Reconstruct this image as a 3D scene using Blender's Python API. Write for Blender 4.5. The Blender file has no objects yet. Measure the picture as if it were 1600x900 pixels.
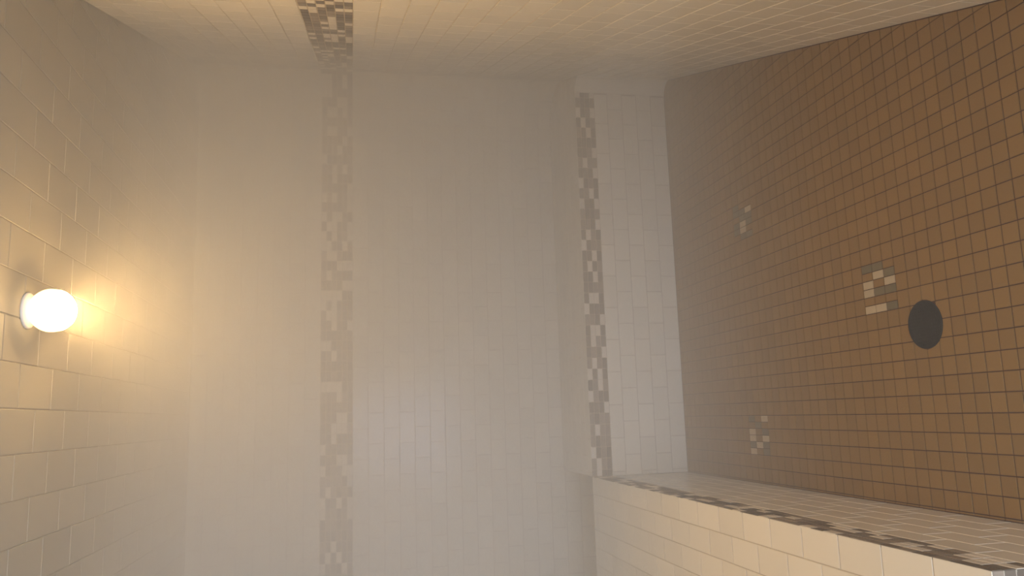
import bpy, bmesh, math, random
from mathutils import Matrix, Vector
random.seed(7)
scene = bpy.context.scene
col = scene.collection

# ------------------------------------------------------------------ camera
EYE = Vector((0.0, 0.0, 1.61))
FPX = 1250.0
PITCH = math.atan(250.0 / FPX)
YAW = math.radians(9.2)
RIGHT = Vector((math.cos(YAW), -math.sin(YAW), 0))
FWD = Vector((math.sin(YAW) * math.cos(PITCH), math.cos(YAW) * math.cos(PITCH), -math.sin(PITCH)))
DOWN = FWD.cross(RIGHT).normalized()
cam_data = bpy.data.cameras.new('camera')
cam_data.sensor_fit = 'HORIZONTAL'
cam_data.sensor_width = 36.0
cam_data.lens = 36.0 * FPX / 1600.0
cam_data.clip_start = 0.02
cam = bpy.data.objects.new('camera', cam_data)
# the phone was held on its side: the picture's right is the room's down
cam.matrix_world = Matrix(((DOWN.x, RIGHT.x, -FWD.x, EYE.x),
                           (DOWN.y, RIGHT.y, -FWD.y, EYE.y),
                           (DOWN.z, RIGHT.z, -FWD.z, EYE.z),
                           (0, 0, 0, 1)))
col.objects.link(cam)
scene.camera = cam

# ------------------------------------------------------------------ light and exposure
scene.view_settings.view_transform = 'Standard'
scene.view_settings.look = 'None'
scene.view_settings.exposure = 0.15
scene.view_settings.gamma = 1.0
scene.view_settings.use_curve_mapping = False
scene.cycles.volume_bounces = 2
scene.cycles.max_bounces = 5
scene.cycles.diffuse_bounces = 3
scene.cycles.glossy_bounces = 3
scene.cycles.adaptive_threshold = 0.03
scene.cycles.volume_step_rate = 3.0
scene.cycles.sample_clamp_indirect = 4.0

LAMP_COLOR = (1.0, 0.63, 0.25)
LAMP_STRENGTH = 3.2     # the globe's sides
LAMP_UNDER_BOOST = 740.0       # its underside, boosted to light the room while sparing the ceiling
DAY_COLOR = (0.76, 0.85, 1.0)
DAY_POWER = 215.0

world = bpy.data.worlds.new('world')
scene.world = world
world.use_nodes = True
world.node_tree.nodes['Background'].inputs[0].default_value = (0.60, 0.76, 1.0, 1)
world.node_tree.nodes['Background'].inputs[1].default_value = 1.0

# ------------------------------------------------------------------ the room's measures (metres, room axes)
SEAT = 0.487            # bench height
CEIL = 2.41
BACK = 4.29             # back wall
RISER = 3.76            # front of the back bench
LEFT = -0.87            # left wall
LRISER = -0.302         # front of the left bench
LEND = 1.30             # near end of the left bench
FRONT = -0.45           # open front of the steam room
SL = 0.331              # right wall: x = RX0 + SL*y
RX0 = 1.002 - SL * 1.611
BAND0 = 1.607           # mosaic band on the walls
MP = 0.0272             # mosaic piece pitch (height on the wall)
ML = 0.0535             # mosaic piece pitch (length)
BAND1 = BAND0 + 6 * MP
TH, TL = 0.0805, 0.159  # wall tile pitch
JOINT = 0.0025
TT = 0.006              # tile thickness
def rx(y): return RX0 + SL * y

# ------------------------------------------------------------------ materials
def rgb(c): return (c[0], c[1], c[2], 1)
def tile_mat(name, color, rough, vary=0.06, mottled=0.0, bump=0.0, spec=0.5, scale=25):
    m = bpy.data.materials.new(name); m.use_nodes = True
    nt = m.node_tree; b = nt.nodes['Principled BSDF']
    b.inputs['Roughness'].default_value = rough
    b.inputs['Specular IOR Level'].default_value = spec
    oi = nt.nodes.new('ShaderNodeObjectInfo'); geo = nt.nodes.new('ShaderNodeNewGeometry')
    add = nt.nodes.new('ShaderNodeMath'); add.operation = 'ADD'
    nt.links.new(oi.outputs['Random'], add.inputs[0]); nt.links.new(geo.outputs['Random Per Island'], add.inputs[1])
    fr = nt.nodes.new('ShaderNodeMath'); fr.operation = 'FRACT'; nt.links.new(add.outputs[0], fr.inputs[0])
    mr = nt.nodes.new('ShaderNodeMapRange'); mr.inputs['To Min'].default_value = 1 - vary; mr.inputs['To Max'].default_value = 1 + vary
    nt.links.new(fr.outputs[0], mr.inputs['Value'])
    tc = nt.nodes.new('ShaderNodeNewGeometry')
    no = nt.nodes.new('ShaderNodeTexNoise'); no.inputs['Scale'].default_value = scale; no.inputs['Detail'].default_value = 4
    nt.links.new(tc.outputs['Position'], no.inputs['Vector'])
    mr2 = nt.nodes.new('ShaderNodeMapRange'); mr2.inputs['To Min'].default_value = 1 - mottled; mr2.inputs['To Max'].default_value = 1 + mottled
    nt.links.new(no.outputs['Fac'], mr2.inputs['Value'])
    mul = nt.nodes.new('ShaderNodeMath'); mul.operation = 'MULTIPLY'
    nt.links.new(mr.outputs[0], mul.inputs[0]); nt.links.new(mr2.outputs[0], mul.inputs[1])
    sc = nt.nodes.new('ShaderNodeVectorMath'); sc.operation = 'SCALE'; sc.inputs[0].default_value = color
    nt.links.new(mul.outputs[0], sc.inputs['Scale'])
    nt.links.new(sc.outputs[0], b.inputs['Base Color'])
    if bump:
        bp = nt.nodes.new('ShaderNodeBump'); bp.inputs['Strength'].default_value = bump; bp.inputs['Distance'].default_value = 0.002
        nt.links.new(no.outputs['Fac'], bp.inputs['Height']); nt.links.new(bp.outputs[0], b.inputs['Normal'])
    return m
M = {
    'cream': tile_mat('cream_glazed_tile', (0.77, 0.71, 0.60), 0.18, 0.04, 0.02, 0.05, 0.4, 12),
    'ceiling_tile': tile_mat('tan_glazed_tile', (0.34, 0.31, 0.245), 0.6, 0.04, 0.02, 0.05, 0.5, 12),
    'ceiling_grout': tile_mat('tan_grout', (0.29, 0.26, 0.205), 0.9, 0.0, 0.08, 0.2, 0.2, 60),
    'grout': tile_mat('pale_grout', (0.50, 0.43, 0.34), 0.9, 0.0, 0.08, 0.2, 0.2, 60),
    'floor': tile_mat('brown_floor_tile', (0.215, 0.122, 0.036), 0.6, 0.07, 0.10, 0.1, 0.15, 180),
    'floor_grout': tile_mat('dark_brown_grout', (0.065, 0.028, 0.010), 0.9, 0.0, 0.15, 0.2, 0.1, 60),
    'dark': tile_mat('dark_taupe_mosaic', (0.130, 0.105, 0.080), 0.35, 0.16, 0.08, 0.0, 0.4),
    'mid': tile_mat('taupe_mosaic', (0.24, 0.195, 0.150), 0.35, 0.12, 0.08, 0.0, 0.4),
    'light': tile_mat('cream_mosaic', (0.68, 0.61, 0.51), 0.35, 0.06, 0.05, 0.0, 0.4),
    'grey': tile_mat('grey_mosaic', (0.150, 0.118, 0.064), 0.5, 0.10, 0.08, 0.0, 0.12),
    'tan': tile_mat('tan_mosaic', (0.41, 0.32, 0.20), 0.5, 0.05, 0.06, 0.0, 0.15),
    'iron': tile_mat('dark_drain_metal', (0.024, 0.019, 0.013), 0.7, 0.0, 0.2, 0.1, 0.03, 90),
    'pit_shade': tile_mat('drain_pit_shade', (0.005, 0.004, 0.003), 0.9, 0.0, 0.0, 0.0, 0.05),  # near-black colour in place of the shade below the grate
    'paint': tile_mat('bathroom_paint', (0.62, 0.58, 0.52), 0.8, 0.0, 0.02),
    'white': tile_mat('white_enamel', (0.78, 0.76, 0.72), 0.4),
}
def emit_mat(name, color, strength):
    m = bpy.data.materials.new(name); m.use_nodes = True
    b = m.node_tree.nodes['Principled BSDF']
    b.inputs['Base Color'].default_value = (0.8, 0.8, 0.8, 1)
    b.inputs['Emission Color'].default_value = rgb(color)
    b.inputs['Emission Strength'].default_value = strength
    return m

# ------------------------------------------------------------------ helpers
def tag(o, label=None, cat=None, group=None, kind=None):
    if label: o['label'] = label
    if cat: o['category'] = cat
    if group: o['group'] = group
    if kind: o['kind'] = kind
    return o
def link(name, mesh, parent=None, mat=None):
    o = bpy.data.objects.new(name, mesh); col.objects.link(o)
    if mat and not mesh.materials: mesh.materials.append(M[mat] if isinstance(mat, str) else mat)
    if parent: o.parent = parent
    return o
def mesh_of(name, vs, fs, smooth=False):
    me = bpy.data.meshes.new(name); me.from_pydata(vs, [], fs); me.update()
    if smooth:
        for p in me.polygons: p.use_smooth = True
    return me
def boxes(name, bl, mat, parent=None):
    vs, fs = [], []
    for (a, b) in bl:
        n = len(vs)
        for z in (a[2], b[2]):
            vs += [(a[0], a[1], z), (b[0], a[1], z), (b[0], b[1], z), (a[0], b[1], z)]
        fs += [tuple(n + i for i in q) for q in ((3, 2, 1, 0), (4, 5, 6, 7), (0, 1, 5, 4), (1, 2, 6, 5), (2, 3, 7, 6), (3, 0, 4, 7))]
    return link(name, mesh_of(name, vs, fs), parent, mat)
def prism(name, poly, z0, z1, mat, parent=None):
    n = len(poly)
    vs = [(x, y, z0) for x, y in poly] + [(x, y, z1) for x, y in poly]
    fs = [tuple(range(n - 1, -1, -1)), tuple(range(n, 2 * n))] + [(i, (i + 1) % n, n + (i + 1) % n, n + i) for i in range(n)]
    return link(name, mesh_of(name, vs, fs), parent, mat)
def lathe(name, prof, seg, mat, parent=None, smooth=True):
    vs, fs = [], []
    for r, z in prof:
        for k in range(seg):
            a = 2 * math.pi * k / seg
            vs.append((r * math.cos(a), r * math.sin(a), z))
    for i in range(len(prof) - 1):
        for k in range(seg):
            k2 = (k + 1) % seg
            fs.append((i * seg + k, i * seg + k2, (i + 1) * seg + k2, (i + 1) * seg + k))
    fs.append(tuple(range(seg - 1, -1, -1))); fs.append(tuple((len(prof) - 1) * seg + k for k in range(seg)))
    return link(name, mesh_of(name, vs, fs, smooth), parent, mat)
def project(p):
    d = Vector(p) - EYE
    w = d.dot(FWD)
    if w < 0.15: return None
    return 800 + FPX * d.dot(DOWN) / w, 450 - FPX * d.dot(RIGHT) / w, w
BEV = 0.0012
def tile_geo(w, h, t):
    b = min(BEV, w / 4, h / 4)
    vs = []
    for (i, z) in ((0, 0), (0, t - b), (b, t)):
        x, y = w / 2 - i, h / 2 - i
        vs += [(-x, -y, z), (x, -y, z), (x, y, z), (-x, y, z)]
    fs = []
    for l in (0, 4):
        for k in range(4):
            k2 = (k + 1) % 4
            fs.append((l + k, l + k2, l + 4 + k2, l + 4 + k))
    fs.append((8, 9, 10, 11))
    return vs, fs
_cache = {}
def tile_mesh(w, h, t, mat):
    key = (round(w, 4), round(h, 4), round(t, 4), mat)
    if key not in _cache:
        vs, fs = tile_geo(w, h, t)
        me = mesh_of('tile', vs, fs); me.materials.append(M[mat]); _cache[key] = me
    return _cache[key]
def prism_tile(poly, z0, z1, mat):      # a cut tile, outline in the floor plane
    n = len(poly)
    vs = [(x, y, z0) for x, y in poly] + [(x, y, z1) for x, y in poly]
    fs = [tuple(range(n, 2 * n))] + [(i, (i + 1) % n, n + (i + 1) % n, n + i) for i in range(n)]
    return vs, fs

class Field:
    """pieces laid on one surface: those that show largest become parts of their own, the others one joined part"""
    def __init__(self, parent, name, rest_name, most=300):
        self.parent, self.name, self.rest, self.most, self.items = parent, name, rest_name, most, []
    def add(self, c, ex, ey, w, h, mat, t=TT):
        ex, ey = Vector(ex).normalized(), Vector(ey).normalized(); n = ex.cross(ey)
        self.items.append(('flat', Vector(c), ex, ey, n, w, h, t, mat))
    def add_mesh(self, c, vs, fs, mat, area):
        self.items.append(('mesh', Vector(c), vs, fs, mat, area))
    def build(self):
        score = []
        for it in self.items:
            p = project(it[1]); s = 0
            if p and -12 < p[0] < 1612 and -12 < p[1] < 912:
                area = it[5] if it[0] == 'mesh' else it[5] * it[6]
                if it[0] == 'flat':
                    v = (EYE - it[1]).normalized(); area *= max(v.dot(it[4]), 0.0)
                s = area * (FPX / p[2]) ** 2
            score.append(s)
        order = sorted(range(len(self.items)), key=lambda i: -score[i])
        keep = set(i for i in order[:self.most] if score[i] > 0)
        rest = {}
        for i, it in enumerate(self.items):
            if it[0] == 'flat':
                _, c, ex, ey, n, w, h, t, mat = it
                mtx = Matrix(((ex.x, ey.x, n.x, c.x), (ex.y, ey.y, n.y, c.y), (ex.z, ey.z, n.z, c.z), (0, 0, 0, 1)))
                if i in keep:
                    o = bpy.data.objects.new(self.name, tile_mesh(w, h, t, mat)); col.objects.link(o)
                    o.parent = self.parent; o.matrix_basis = mtx
                    continue
                vs, fs = tile_geo(w, h, t); vs = [tuple(mtx @ Vector(v)) for v in vs]
            else:
                _, c, vs, fs, mat, a = it
                if i in keep:
                    me = mesh_of(self.name, vs, fs); me.materials.append(M[mat])
                    o = bpy.data.objects.new(self.name, me); col.objects.link(o); o.parent = self.parent
                    continue
            V, Fs = rest.setdefault(mat, ([], []))
            k = len(V); V.extend(vs); Fs.extend(tuple(k + q for q in f) for f in fs)
        if rest:
            vs, fs, mi, mats = [], [], [], []
            for mat, (V, Fs) in rest.items():
                k = len(vs); vs += V; fs += [tuple(k + q for q in f) for f in Fs]
                mi += [len(mats)] * len(Fs); mats.append(M[mat])
            me = mesh_of(self.rest, vs, fs)
            for m in mats: me.materials.append(m)
            for p, i in zip(me.polygons, mi): p.material_index = i
            o = bpy.data.objects.new(self.rest, me); col.objects.link(o); o.parent = self.parent
            tag(o, kind='stuff')

def pick(r=None):
    x = random.random()
    return 'dark' if x < 0.42 else ('mid' if x < 0.70 else 'light')

# ------------------------------------------------------------------ the shell
room_poly = [(LEFT, FRONT), (rx(FRONT), FRONT), (rx(BACK), BACK), (LEFT, BACK)]
floor = prism('floor', [(LEFT - 0.1, FRONT - 0.1), (rx(FRONT) + 0.1, FRONT - 0.1), (rx(BACK) + 0.25, BACK + 0.1), (LEFT - 0.1, BACK + 0.1)], -0.10, -0.0022, 'floor_grout')
tag(floor, 'brown square-tiled steam room floor sloping to a round drain', 'floor', kind='structure')
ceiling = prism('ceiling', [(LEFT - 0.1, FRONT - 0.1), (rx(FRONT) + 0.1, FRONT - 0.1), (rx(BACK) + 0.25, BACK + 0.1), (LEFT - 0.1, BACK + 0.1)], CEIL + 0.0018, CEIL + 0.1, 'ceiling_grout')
tag(ceiling, 'cream tiled ceiling above the steam, around the globe light', 'ceiling', kind='structure')

# back wall and right wall: one line that turns the corner on a radius
R = 0.20
d_b = Vector((1, 0)); d_r = Vector((-SL, -1)).normalized()
P = Vector((rx(BACK), BACK))
half = math.acos(max(-1, min(1, (-d_b).dot(d_r)))) / 2
tl = R / math.tan(half)
T0 = P - d_b * tl; T1 = P + d_r * tl
C0 = T0 + Vector((0, -1)) * R
S0 = T0.x - LEFT
turn = math.pi - 2 * half
S1 = S0 + R * turn
S2 = S1 + (T1.y - FRONT) / -d_r.y
def path(s):                       # position, direction, inward normal
    if s <= S0: return Vector((LEFT + s, BACK)), d_b.copy(), Vector((0, -1))
    if s >= S1:
        return T1 + d_r * (s - S1), d_r.copy(), Vector((d_r.y, -d_r.x))
    a = (s - S0) / R
    rad = Vector((math.sin(a), math.cos(a)))
    return C0 + rad * R, Vector((math.cos(a), -math.sin(a))), -rad
SM = (S0 + S1) / 2
def wall_backing(name, s_list, out):
    vs, fs = [], []
    for s in s_list:
        p, d, n = path(s)
        a = p - n * 0.0018; b = p - n * out
        vs += [(a.x, a.y, -0.05), (a.x, a.y, CEIL + 0.05), (b.x, b.y, CEIL + 0.05), (b.x, b.y, -0.05)]
    for i in range(len(s_list) - 1):
        k = 4 * i
        for q in range(4):
            q2 = (q + 1) % 4
            fs.append((k + q, k + q2, k + 4 + q2, k + 4 + q))
    fs.append((0, 1, 2, 3)); e = len(vs) - 4; fs.append((e + 3, e + 2, e + 1, e))
    return link(name, mesh_of(name, vs, fs), None, 'grout')
arc = [S0 + (S1 - S0) * k / 16 for k in range(17)]
wall_back = wall_backing('wall_back', [-0.1, S0] + arc[1:9], 0.1)
wall_right = wall_backing('wall_right', arc[8:] + [S2], 0.1)
tag(wall_back, 'cream tiled back wall with a mosaic band, half lost in steam', 'wall', kind='structure')
tag(wall_right, 'cream tiled slanting wall joining the back wall in a rounded corner', 'wall', kind='structure')
wall_left = boxes('wall_left', [((LEFT - 0.1, FRONT, -0.05), (LEFT - 0.0018, BACK + 0.05, CEIL + 0.05))], 'grout')
tag(wall_left, 'cream tiled wall behind the long bench', 'wall', kind='structure')

def wall_piece(field, s0, s1, z0, z1, mat, t=TT):
    j = JOINT / 2
    a, b = s0 + j, s1 - j
    if b - a < 0.004: return
    w, h = b - a, z1 - z0 - JOINT
    sm, zm = (s0 + s1) / 2, (z0 + z1) / 2
    if b <= S0 or a >= S1:
        p, d, n = path(sm); p = p - n * TT
        # ex along the wall, ey such that ex x ey points into the room
        ex = Vector((d.x, d.y, 0)); ey = Vector((0, 0, 1))
        field.add((p.x, p.y, zm), ex, ey, w, h, mat, t)
    else:
        vs, fs = [], []
        N = 6 if w > 0.1 else 3
        b2 = BEV
        for i in range(N + 1):
            s = a + w * i / N
            st = min(max(s, a + b2), b - b2)
            p, d, n = path(s); q, dq, nq = path(st)
            o1 = p - n * TT; o2 = p - n * TT + n * (t - b2); o3 = q - nq * TT + nq * t
            vs += [(o1.x, o1.y, zm - h / 2), (o2.x, o2.y, zm - h / 2), (o3.x, o3.y, zm - h / 2 + b2), (o3.x, o3.y, zm + h / 2 - b2), (o2.x, o2.y, zm + h / 2), (o1.x, o1.y, zm + h / 2)]
        for i in range(N):
            k = 6 * i
            for q in range(5): fs.append((k + q, k + 6 + q, k + 7 + q, k + 1 + q))
        fs.append((0, 1, 2, 3, 4, 5)); e = 6 * N; fs.append((e + 5, e + 4, e + 3, e + 2, e + 1, e))
        p, d, n = path(sm)
        field.add_mesh((p.x, p.y, zm), vs, fs, mat, w * h * 0.6)

ft = {'b': Field(wall_back, 'tile', 'tile_field'), 'r': Field(wall_right, 'tile', 'tile_field')}
fm = {'b': Field(wall_back, 'mosaic_piece', 'mosaic_field'), 'r': Field(wall_right, 'mosaic_piece', 'mosaic_field')}
def lay_row(z0, z1, off):
    s = off - TL
    while s < S2:
        a, b = max(s, 0), min(s + TL, S2)
        if b - a > 0.01:
            # behind the back bench and in it nothing shows below the seat
            mid = (a + b) / 2
            p, d, n = path(mid)
            if not (z1 < SEAT - 0.02 and p.y > RISER + 0.05 and p.x > LRISER + 0.05):
                wall_piece(ft['b' if mid < SM else 'r'], a, b, z0, z1, 'cream')
        s += TL
r = 0; z = BAND0
while z > 0.01:
    lay_row(max(z - TH, 0.0), z, (r % 2) * TL / 2 + 0.03); z -= TH; r += 1
r = 0; z = BAND1
while z < CEIL - 0.005:
    lay_row(z, min(z + TH, CEIL), (r % 2) * TL / 2 + 0.03); z += TH; r += 1
n_m = int(S2 / ML) + 1
for i in range(n_m):
    for k in range(6):
        a, b = i * ML, min((i + 1) * ML, S2)
        if b - a > 0.01:
            wall_piece(fm['b' if (a + b) / 2 < SM else 'r'], a, b, BAND0 + k * MP, BAND0 + (k + 1) * MP, pick())
for f in list(ft.values()) + list(fm.values()): f.build()

# left wall
fl = Field(wall_left, 'tile', 'tile_field'); flm = Field(wall_left, 'mosaic_piece', 'mosaic_field')
def left_row(z0, z1, off):
    s = FRONT + off - TL
    while s < BACK:
        a, b = max(s, FRONT), min(s + TL, BACK)
        if b - a > 0.01 and not (z1 < SEAT - 0.02 and LEND < (a + b) / 2 < RISER):
            fl.add((LEFT - TT, (a + b) / 2, (z0 + z1) / 2), (0, 1, 0), (0, 0, 1), b - a - JOINT, z1 - z0 - JOINT, 'cream')
        s += TL
r = 0; z = BAND0
while z > 0.01:
    left_row(max(z - TH, 0), z, (r % 2) * TL / 2); z -= TH; r += 1
r = 0; z = BAND1
while z < CEIL - 0.005:
    left_row(z, min(z + TH, CEIL), (r % 2) * TL / 2); z += TH; r += 1
for i in range(int((BACK - FRONT) / ML)):
    for k in range(6):
        flm.add((LEFT - TT, BACK - (i + 0.5) * ML, BAND0 + (k + 0.5) * MP), (0, 1, 0), (0, 0, 1), ML - JOINT, MP - JOINT, pick())
fl.build(); flm.build()

# ceiling tiles
CP = 0.110
fc = Field(ceiling, 'tile', 'tile_field')
i0 = int((LEFT + 0.057) / CP) - 2
for i in range(i0, i0 + 28):
    x0 = -0.057 + i * CP; x1 = x0 + CP
    y0 = 2.17 + (0.11 if i % 2 == 0 else 0.0) - 0.22 * 14
    while y0 < BACK:
        a, b = max(y0, FRONT), min(y0 + 0.22, BACK)
        xa, xb = max(x0, LEFT), min(x1, rx(b) - 0.0)
        if b - a > 0.02 and xb - xa > 0.02:
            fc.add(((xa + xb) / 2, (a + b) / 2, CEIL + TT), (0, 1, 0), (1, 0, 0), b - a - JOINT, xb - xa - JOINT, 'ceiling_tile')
        y0 += 0.22
fc.build()

# floor tiles: two-inch squares, three accents of narrow mosaic, a round drain
FP = 0.0522
FX, FY = -0.190, 2.113
DX, DY, DR = 0.219, 2.006, 0.069
ACC = {(9, 0): ['DDB', 'BLD', 'LBL', 'LDD', 'BBB', 'LLD'],
       (0, 16): ['DBL', 'BDB', 'LBD', 'LBL', 'DLD', 'LBD'],
       (17, 16): ['DBB', 'DDL', 'BDD', 'DLD', 'DLB', 'BDD']}
acc_cells = set()
fa = Field(floor, 'mosaic_piece', 'mosaic_field')
for (i0, j0), rows in ACC.items():
    for a in range(3):
        for b in range(3): acc_cells.add((i0 + a, j0 + b))
    for r_, row in enumerate(rows):
        for c_, ch in enumerate(row):
            xm = FX + (i0 + 3) * FP - (r_ + 0.5) * FP / 2
            ym = FY + (j0 + 3) * FP - (c_ + 0.5) * FP
            fa.add((xm, ym, -0.008), (1, 0, 0), (0, 1, 0), FP / 2 - 0.0024, FP - 0.0024, {'D': 'grey', 'L': 'tan', 'B': 'floor'}[ch], 0.008)
fa.build()
def clip_halfplane(poly, f):
    out = []
    for k in range(len(poly)):
        p, q = poly[k], poly[(k + 1) % len(poly)]
        a, b = f(p), f(q)
        if a >= 0: out.append(p)
        if (a >= 0) != (b >= 0):
            t = a / (a - b); out.append((p[0] + (q[0] - p[0]) * t, p[1] + (q[1] - p[1]) * t))
    return out
def cut_round(poly, cx, cy, r):
    """the part of a small square outside a circle, its cut edge following the circle"""
    pts = []
    n = len(poly); N = 40
    for k in range(n):
        p, q = poly[k], poly[(k + 1) % n]
        for i in range(N):
            t = i / N; pts.append((p[0] + (q[0] - p[0]) * t, p[1] + (q[1] - p[1]) * t))
    ins = [math.hypot(x - cx, y - cy) < r for x, y in pts]
    if all(ins): return None
    if not any(ins): return poly
    n = len(pts)
    st = next(i for i in range(n) if ins[i - 1] and not ins[i])
    run = []
    for k in range(n):
        i = (st + k) % n
        if ins[i]: break
        run.append(pts[i])
    if len(run) < 4: return None
    keep = [run[0]] + [p for k, p in enumerate(run[1:-1], 1) if any(math.hypot(p[0] - c[0], p[1] - c[1]) < 1e-6 for c in poly)] + [run[-1]]
    a1 = math.atan2(run[-1][1] - cy, run[-1][0] - cx); a0 = math.atan2(run[0][1] - cy, run[0][0] - cx)
    da = (a0 - a1 + math.pi) % (2 * math.pi) - math.pi
    for k in range(1, 8):
        a = a1 + da * k / 8; keep.append((cx + r * math.cos(a), cy + r * math.sin(a)))
    return keep
ff = Field(floor, 'tile', 'tile_field')
g = 0.0014
for i in range(-20, 45):
    for j in range(-52, 45):
        if (i, j) in acc_cells: continue
        x0, x1 = FX + i * FP + g, FX + (i + 1) * FP - g
        y0, y1 = FY + j * FP + g, FY + (j + 1) * FP - g
        cy_, cx_ = (y0 + y1) / 2, (x0 + x1) / 2
        if y1 < FRONT or y0 > BACK or x1 < LEFT or x0 > rx(y1): continue
        if cx_ > LRISER + 0.03 and y0 > RISER: continue
        if x1 < LRISER and LEND < cy_ : continue
        poly = [(x0, y0), (x1, y0), (x1, y1), (x0, y1)]
        full = True
        if rx(y0) - x1 < 0.004:
            poly = clip_halfplane(poly, lambda p: rx(p[1]) - 0.003 - p[0]); full = False
        if y1 > RISER and cx_ > LRISER: poly = clip_halfplane(poly, lambda p: RISER - 0.002 - p[1]); full = False
        if x0 < LRISER and cy_ > LEND: poly = clip_halfplane(poly, lambda p: p[0] - LRISER - 0.002); full = False
        if len(poly) < 3: continue
        if math.hypot(cx_ - DX, cy_ - DY) < DR + 0.05:
            c = cut_round(poly, DX, DY, DR + 0.002)
            if c is None: continue
            if c is not poly: full = False; poly = c
        if full:
            ff.add((cx_, cy_, -0.008), (1, 0, 0), (0, 1, 0), x1 - x0, y1 - y0, 'floor', 0.008)
        else:
            A = abs(sum(poly[k][0] * poly[(k + 1) % len(poly)][1] - poly[(k + 1) % len(poly)][0] * poly[k][1] for k in range(len(poly)))) / 2
            if A < 5e-5: continue
            vs, fs = prism_tile(poly, -0.008, 0.0, 'floor')
            ff.add_mesh((sum(p[0] for p in poly) / len(poly), sum(p[1] for p in poly) / len(poly), 0), vs, fs, 'floor', A * 0.5)
ff.build()

# ------------------------------------------------------------------ the benches
BM = 0.0255                       # mosaic on the bench fronts
RROWS = [(0.0, 0.079), (0.079, 0.158), (0.158, 0.237), (0.237, 0.316), (0.316, SEAT - 4 * BM)]
RIS = ['LDDL', 'DDDD', 'LDDL', 'DLDD', 'DDLD', 'DDDD', 'DDML', 'MLDD', 'DDDL', 'LDDD', 'MMLD', 'LDDL', 'DDDD', 'DDDL', 'DLDD',
       'LDDM', 'DDLD', 'DLDD', 'DDLD', 'DDDM', 'DLLD', 'LDDD', 'DDDL', 'DLLD', 'DLMD', 'DDDL', 'DLDD', 'LDLD', 'DDLM', 'LMDD',
       'DDDL', 'DDDD', 'DLDD', 'DDMM', 'LDDD', 'DLDD', 'DLDD', 'DDLD']
def mos(ch): return {'D': random.choice(['dark', 'dark', 'mid']), 'M': 'mid', 'L': 'light'}[ch]

# back bench: its front meets the slanting wall in a small cove
back_bench = bpy.data.objects.new('tiled_bench', None); col.objects.link(back_bench); back_bench.location = (0.7, 4.0, 0)
tag(back_bench, 'cream tiled bench along the back wall, mosaic strip under its front edge', 'bench')
PB = Matrix.Translation((-0.7, -4.0, 0))
def under(o):                     # keep room coordinates under a shifted empty
    o.matrix_parent_inverse = PB; return o
cr = 0.06
xr = rx(RISER)
tlc = cr / math.tan(half)
xt = xr - tlc                     # where the flat front ends
core = prism('core', [(LRISER + 0.002, RISER + 0.0018), (xr + 0.01, RISER + 0.0018), (rx(BACK) - 0.004, BACK - 0.001), (LRISER + 0.002, BACK - 0.001)], 0.0, SEAT - 0.0018, 'grout', back_bench)
class OffsetField(Field):
    def __init__(self, parent, off, *a, **k): super().__init__(parent, *a, **k); self.off = Vector(off)
    def build(self):
        before = set(self.parent.children)
        super().build()
        for o in set(self.parent.children) - before: o.matrix_parent_inverse = Matrix.Translation(-self.off)
core.matrix_parent_inverse = PB
bt = OffsetField(back_bench, (0.7, 4.0, 0), 'tile', 'tile_field')
bm_ = OffsetField(back_bench, (0.7, 4.0, 0), 'mosaic_piece', 'mosaic_field')
# riser tiles
BJ = 0.511                        # a joint of the lowest course
for q, (z0, z1) in enumerate(RROWS):
    x = BJ + (0.5 * TL if q % 2 else 0) - 8 * TL
    while x < xt:
        a, b = max(x, LRISER), min(x + TL, xt)
        if b - a > 0.012:
            bt.add(((a + b) / 2, RISER + TT, (z0 + z1) / 2), (1, 0, 0), (0, 0, 1), b - a - JOINT, z1 - z0 - JOINT, 'cream')
        x += TL
for i, row in enumerate(RIS):
    b = 1.655 - i * ML + 0.0; a = b - ML
    if b < LRISER + 0.01: break
    a = max(a, LRISER)
    b = min(b, xt)
    for k, ch in enumerate(row):
        bm_.add(((a + b) / 2, RISER + TT, SEAT - (k + 0.5) * BM), (1, 0, 0), (0, 0, 1), b - a - 0.002, BM - 0.002, mos(ch))
# seat tiles
yb = RISER; q = 0
while yb < BACK - 0.01:
    y1 = min(yb + TH, BACK)
    x = BJ + (0.5 * TL if q % 2 else 0) - 8 * TL
    while x < rx(BACK):
        a, b = max(x, LRISER), min(x + TL, rx(yb) - 0.004)
        p, d, n = path(min(S0 + 0.1, a - LEFT))
        if y1 > BACK - 0.13: b = min(b, T0.x + 0.16)
        if b - a > 0.012:
            bt.add(((a + b) / 2, (yb + y1) / 2, SEAT - TT), (1, 0, 0), (0, 1, 0), b - a - JOINT, y1 - yb - JOINT, 'cream')
        x += TL
    yb += TH; q += 1
bt.build(); bm_.build()
# the cove that turns the bench front into the slanting wall
vs, fs = [], []
cc = Vector((xt, RISER - cr))
for k in range(9):
    a = turn * k / 8
    p = cc + Vector((math.sin(a), math.cos(a))) * cr
    vs += [(p.x, p.y, 0.0), (p.x, p.y, SEAT - 0.001)]
vs += [(xr + 0.02, RISER + 0.05, 0.0), (xr + 0.02, RISER + 0.05, SEAT - 0.001), (xt, RISER + 0.05, 0), (xt, RISER + 0.05, SEAT - 0.001)]
n = len(vs) // 2
for k in range(n):
    k2 = (k + 1) % n
    fs.append((2 * k, 2 * k2, 2 * k2 + 1, 2 * k + 1))
fs.append(tuple(2 * k + 1 for k in range(n))); fs.append(tuple(2 * k for k in range(n - 1, -1, -1)))
under(link('cove', mesh_of('cove', vs, fs), back_bench, 'cream'))

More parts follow.
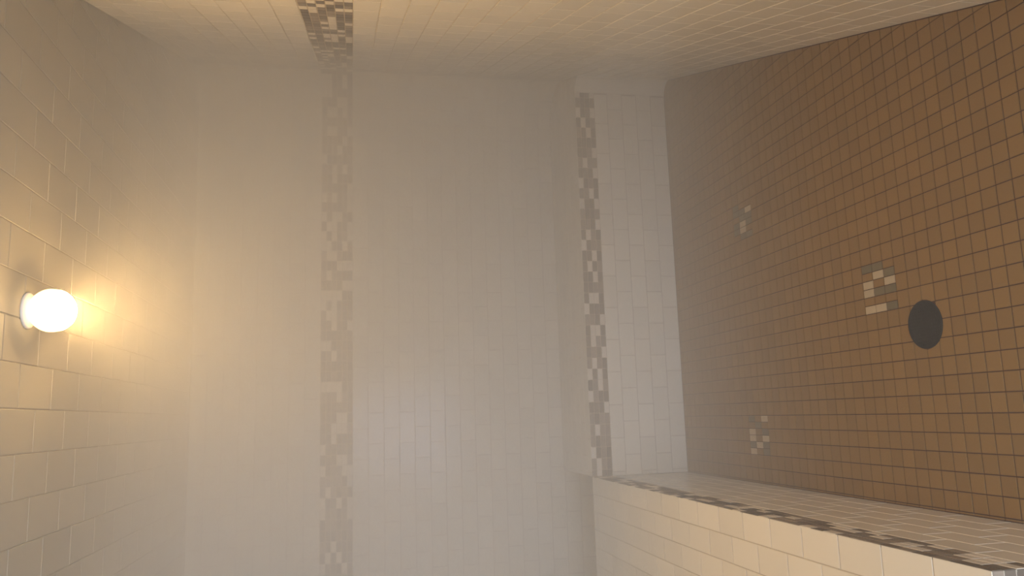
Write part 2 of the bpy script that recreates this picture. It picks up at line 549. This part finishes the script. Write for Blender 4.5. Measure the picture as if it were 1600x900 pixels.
# long bench on the left, ending short of the back wall so that a sunken corner is left open
left_bench = bpy.data.objects.new('tiled_bench', None); col.objects.link(left_bench); left_bench.location = (-0.6, 2.5, 0)
tag(left_bench, 'cream tiled bench running toward the camera, square to the back bench', 'bench')
LO = (-0.6, 2.5, 0)
core = prism('core', [(LEFT, LEND + 0.0018), (LRISER - 0.0018, LEND + 0.0018), (LRISER - 0.0018, RISER - 0.0018), (LEFT, RISER - 0.0018)], 0.0, SEAT - 0.0018, 'grout', left_bench)
core.matrix_parent_inverse = Matrix.Translation(-Vector(LO))
lt = OffsetField(left_bench, LO, 'tile', 'tile_field')
lm = OffsetField(left_bench, LO, 'mosaic_piece', 'mosaic_field')
for q, (z0, z1) in enumerate(RROWS):
    for face in range(3):
        if face == 0:      # long front
            y = LEND - (0.5 * TL if q % 2 else 0)
            while y < RISER:
                a, b = max(y, LEND), min(y + TL, RISER)
                if b - a > 0.012: lt.add((LRISER - TT, (a + b) / 2, (z0 + z1) / 2), (0, 1, 0), (0, 0, 1), b - a - JOINT, z1 - z0 - JOINT, 'cream')
                y += TL
        else:              # near end, and the end in the sunken corner
            x = LEFT - (0.5 * TL if q % 2 else 0)
            while x < LRISER:
                a, b = max(x, LEFT), min(x + TL, LRISER)
                if b - a > 0.012:
                    if face == 1: lt.add(((a + b) / 2, LEND + TT, (z0 + z1) / 2), (1, 0, 0), (0, 0, 1), b - a - JOINT, z1 - z0 - JOINT, 'cream')
                    else: lt.add(((a + b) / 2, RISER - TT, (z0 + z1) / 2), (-1, 0, 0), (0, 0, 1), b - a - JOINT, z1 - z0 - JOINT, 'cream')
                x += TL
for k in range(4):
    zc = SEAT - (k + 0.5) * BM
    for i in range(int((RISER - LEND) / ML) + 1):
        a, b = LEND + i * ML, min(LEND + (i + 1) * ML, RISER)
        if b - a > 0.008: lm.add((LRISER - TT, (a + b) / 2, zc), (0, 1, 0), (0, 0, 1), b - a - 0.002, BM - 0.002, pick())
    for i in range(int((LRISER - LEFT) / ML) + 1):
        b, a = LRISER - i * ML, max(LRISER - (i + 1) * ML, LEFT)
        if b - a > 0.008:
            lm.add(((a + b) / 2, LEND + TT, zc), (1, 0, 0), (0, 0, 1), b - a - 0.002, BM - 0.002, 'mid' if (i, k) == (0, 0) else 'dark' if i == 0 else pick())
            lm.add(((a + b) / 2, RISER - TT, zc), (-1, 0, 0), (0, 0, 1), b - a - 0.002, BM - 0.002, pick())
x1 = LRISER; q = 0
while x1 > LEFT + 0.01:
    x0 = max(x1 - TH, LEFT)
    y = 1.295 - (0.5 * TL if q % 2 == 0 else 0) + 0.0
    y = 1.454 - TL * 3 + (0.5 * TL if q % 2 else 0)
    while y < RISER:
        a, b = max(y, LEND), min(y + TL, RISER)
        if b - a > 0.012: lt.add(((x0 + x1) / 2, (a + b) / 2, SEAT - TT), (1, 0, 0), (0, 1, 0), x1 - x0 - JOINT, b - a - JOINT, 'cream')
        y += TL
    x1 -= TH; q += 1
lt.build(); lm.build()

# ------------------------------------------------------------------ drain
drain = bpy.data.objects.new('floor_drain', None); col.objects.link(drain); drain.location = (DX, DY, -0.0022)
tag(drain, 'round dark metal floor drain with a square mesh grate in brown tiles', 'drain')
lathe('rim', [(DR - 0.008, 0.0), (DR, 0.0), (DR, 0.0042), (DR - 0.0015, 0.0056), (DR - 0.007, 0.0052), (DR - 0.008, 0.0040)], 48, 'iron', drain)
prism('pit_shade_disc', [((DR - 0.006) * math.cos(2 * math.pi * k / 40), (DR - 0.006) * math.sin(2 * math.pi * k / 40)) for k in range(40)], -0.0004, 0.0006, 'pit_shade', drain)  # flat disc on the slab; the drain's inner darkness is put into its colour
bm = bmesh.new()
gp = 0.0098; bw = 0.0034; RG = DR - 0.0075
coords = []
for k in range(-7, 7):
    c = k * gp + gp / 2
    coords += [c - bw / 2, c + bw / 2]
vg = {}
def gv(i, j):
    if (i, j) not in vg: vg[(i, j)] = bm.verts.new((coords[i], coords[j], 0.0044))
    return vg[(i, j)]
for i in range(len(coords) - 1):
    for j in range(len(coords) - 1):
        if i % 2 == 1 and j % 2 == 1: continue
        xm, ym = (coords[i] + coords[i + 1]) / 2, (coords[j] + coords[j + 1]) / 2
        if math.hypot(xm, ym) > RG: continue
        bm.faces.new((gv(i, j), gv(i + 1, j), gv(i + 1, j + 1), gv(i, j + 1)))
res = bmesh.ops.extrude_face_region(bm, geom=bm.faces[:])
bmesh.ops.translate(bm, verts=[v for v in res['geom'] if isinstance(v, bmesh.types.BMVert)], vec=(0, 0, -0.0032))
bmesh.ops.recalc_face_normals(bm, faces=bm.faces[:])
me = bpy.data.meshes.new('grate'); bm.to_mesh(me); bm.free()
link('grate', me, drain, 'iron')

# ------------------------------------------------------------------ ceiling light
LX, LY, LZ = 0.297, 2.19, 2.352
lamp = bpy.data.objects.new('ceiling_light', None); col.objects.link(lamp); lamp.location = (LX, LY, CEIL)
tag(lamp, 'glowing round globe light on the ceiling, blurred by steam', 'light')
lathe('base', [(0.046, 0.0), (0.046, -0.005), (0.042, -0.008), (0.026, -0.009)], 32, 'white', lamp)
gl = emit_mat('glowing_globe', LAMP_COLOR, LAMP_STRENGTH)
gn = gl.node_tree
g_geo = gn.nodes.new('ShaderNodeNewGeometry'); g_sep = gn.nodes.new('ShaderNodeSeparateXYZ')
gn.links.new(g_geo.outputs['Normal'], g_sep.inputs[0])
g_mr = gn.nodes.new('ShaderNodeMapRange'); g_mr.interpolation_type = 'SMOOTHSTEP'
g_mr.inputs['From Min'].default_value = -0.30; g_mr.inputs['From Max'].default_value = -0.95
g_mr.inputs['To Min'].default_value = LAMP_STRENGTH; g_mr.inputs['To Max'].default_value = LAMP_UNDER_BOOST
gn.links.new(g_sep.outputs['Z'], g_mr.inputs['Value'])
gn.links.new(g_mr.outputs[0], gn.nodes['Principled BSDF'].inputs['Emission Strength'])
prof = []
gr = 0.055
for k in range(0, 17):
    a = math.pi * (0.16 + 0.835 * k / 16)
    prof.append((gr * math.sin(a), LZ - CEIL + gr * math.cos(a)))
lathe('globe', prof, 24, gl, lamp)

# ------------------------------------------------------------------ the bathroom behind the camera, with the window that lets the daylight in
BX0, BX1, BY = -1.6, 1.8, -2.6
WX0, WX1, WZ0, WZ1 = -0.80, 0.80, 0.25, 1.85
fb = boxes('floor_bathroom', [((BX0, BY, -0.1), (BX1, FRONT - 0.1, -0.004))], 'paint'); tag(fb, 'plain floor of the bathroom outside the steam room', 'floor', kind='structure')
cb = boxes('ceiling_bathroom', [((BX0, BY, CEIL), (BX1, FRONT - 0.1, CEIL + 0.1))], 'paint'); tag(cb, 'plain ceiling of the bathroom outside the steam room', 'ceiling', kind='structure')
wb = boxes('wall_bathroom', [((BX0, BY - 0.1, 0), (WX0, BY, CEIL)), ((WX1, BY - 0.1, 0), (BX1, BY, CEIL)), ((WX0, BY - 0.1, 0), (WX1, BY, WZ0)), ((WX0, BY - 0.1, WZ1), (WX1, BY, CEIL))], 'paint')
tag(wb, 'bathroom wall holding the daylight window behind the camera', 'wall', kind='structure')
for nm, x in (('wall_bathroom_left', BX0 - 0.1), ('wall_bathroom_right', BX1)):
    w = boxes(nm, [((x, BY, 0), (x + 0.1, FRONT - 0.1, CEIL))], 'paint'); tag(w, 'plain side wall of the bathroom outside the steam room', 'wall', kind='structure')
wf = boxes('wall_front', [((BX0, FRONT - 0.1, 0), (LEFT - 0.0, FRONT, CEIL)), ((rx(FRONT), FRONT - 0.1, 0), (BX1, FRONT, CEIL)), ((LEFT, FRONT - 0.1, 2.15), (rx(FRONT), FRONT, CEIL))], 'paint')
tag(wf, 'front wall around the open doorway of the steam room', 'wall', kind='structure')
wi = bpy.data.objects.new('window_1', None); col.objects.link(wi); wi.location = ((WX0 + WX1) / 2, BY, WZ0)
tag(wi, 'white framed bathroom window behind the camera', 'window', kind='structure')
fw = 0.035
hw, hh = (WX1 - WX0) / 2, WZ1 - WZ0
for (a, b) in (((-hw, -0.08, 0), (-hw + fw, -0.03, hh)), ((hw - fw, -0.08, 0), (hw, -0.03, hh)), ((-hw + fw, -0.08, 0), (hw - fw, -0.03, fw)), ((-hw + fw, -0.08, hh - fw), (hw - fw, -0.03, hh))):
    boxes('window_frame', [(a, b)], 'white', wi)
sun = bpy.data.lights.new('window_daylight', 'AREA'); sun.shape = 'RECTANGLE'
sun.size = WX1 - WX0; sun.size_y = WZ1 - WZ0; sun.energy = DAY_POWER; sun.color = DAY_COLOR
so = bpy.data.objects.new('window_daylight', sun); col.objects.link(so)
so.location = ((WX0 + WX1) / 2, BY - 0.12, (WZ0 + WZ1) / 2)
so.rotation_euler = (math.radians(90), 0, 0)      # shines along +y into the room
so.rotation_euler = Vector((0, -1, 0)).to_track_quat('Z', 'Y').to_euler()

# ------------------------------------------------------------------ steam
st = boxes('steam', [((LEFT + 0.002, FRONT, 0.002), (rx(BACK), BACK - 0.002, CEIL - 0.002))], None)
m = bpy.data.materials.new('warm_steam'); m.use_nodes = True
nt = m.node_tree; nt.nodes.clear()
out = nt.nodes.new('ShaderNodeOutputMaterial')
pv = nt.nodes.new('ShaderNodeVolumeScatter')
pv.inputs['Color'].default_value = (0.99, 0.945, 0.86, 1)
pv.inputs['Anisotropy'].default_value = 0.05
geo = nt.nodes.new('ShaderNodeNewGeometry')
sep = nt.nodes.new('ShaderNodeSeparateXYZ'); nt.links.new(geo.outputs['Position'], sep.inputs[0])
mr = nt.nodes.new('ShaderNodeMapRange'); mr.interpolation_type = 'SMOOTHSTEP'
mr.inputs['From Min'].default_value = 0.3; mr.inputs['From Max'].default_value = 2.4
mr.inputs['To Min'].default_value = 0.80; mr.inputs['To Max'].default_value = 1.30
nt.links.new(sep.outputs['Z'], mr.inputs['Value'])
# it drifts out of the back of the room and thins toward the open front
mr3 = nt.nodes.new('ShaderNodeMapRange'); mr3.interpolation_type = 'SMOOTHSTEP'
mr3.inputs['From Min'].default_value = 2.0; mr3.inputs['From Max'].default_value = 3.9
mr3.inputs['To Min'].default_value = 0.02; mr3.inputs['To Max'].default_value = 1.0
nt.links.new(sep.outputs['Y'], mr3.inputs['Value'])
mu2 = nt.nodes.new('ShaderNodeMath'); mu2.operation = 'MULTIPLY'
nt.links.new(mr.outputs[0], mu2.inputs[0]); nt.links.new(mr3.outputs[0], mu2.inputs[1])
# it hangs thicker in the far right corner
mr5 = nt.nodes.new('ShaderNodeMapRange'); mr5.interpolation_type = 'SMOOTHSTEP'
mr5.inputs['From Min'].default_value = 0.5; mr5.inputs['From Max'].default_value = 1.7
mr5.inputs['To Min'].default_value = 1.0; mr5.inputs['To Max'].default_value = 1.3
nt.links.new(sep.outputs['X'], mr5.inputs['Value'])
mu3 = nt.nodes.new('ShaderNodeMath'); mu3.operation = 'MULTIPLY'
nt.links.new(mu2.outputs[0], mu3.inputs[0]); nt.links.new(mr5.outputs[0], mu3.inputs[1])
# and a layer gathers under the ceiling
mr4 = nt.nodes.new('ShaderNodeMapRange'); mr4.interpolation_type = 'SMOOTHSTEP'
mr4.inputs['From Min'].default_value = 1.45; mr4.inputs['From Max'].default_value = 2.4
mr4.inputs['To Min'].default_value = 0.006; mr4.inputs['To Max'].default_value = 0.04
nt.links.new(sep.outputs['Z'], mr4.inputs['Value'])
ad = nt.nodes.new('ShaderNodeMath'); ad.operation = 'ADD'
nt.links.new(mu3.outputs[0], ad.inputs[0]); nt.links.new(mr4.outputs[0], ad.inputs[1])
nt.links.new(ad.outputs[0], pv.inputs['Density'])
nt.links.new(pv.outputs[0], out.inputs['Volume'])
st.data.materials.append(m)
tag(st, 'warm beige steam filling the whole room, thickest at the back wall', 'steam', kind='stuff')
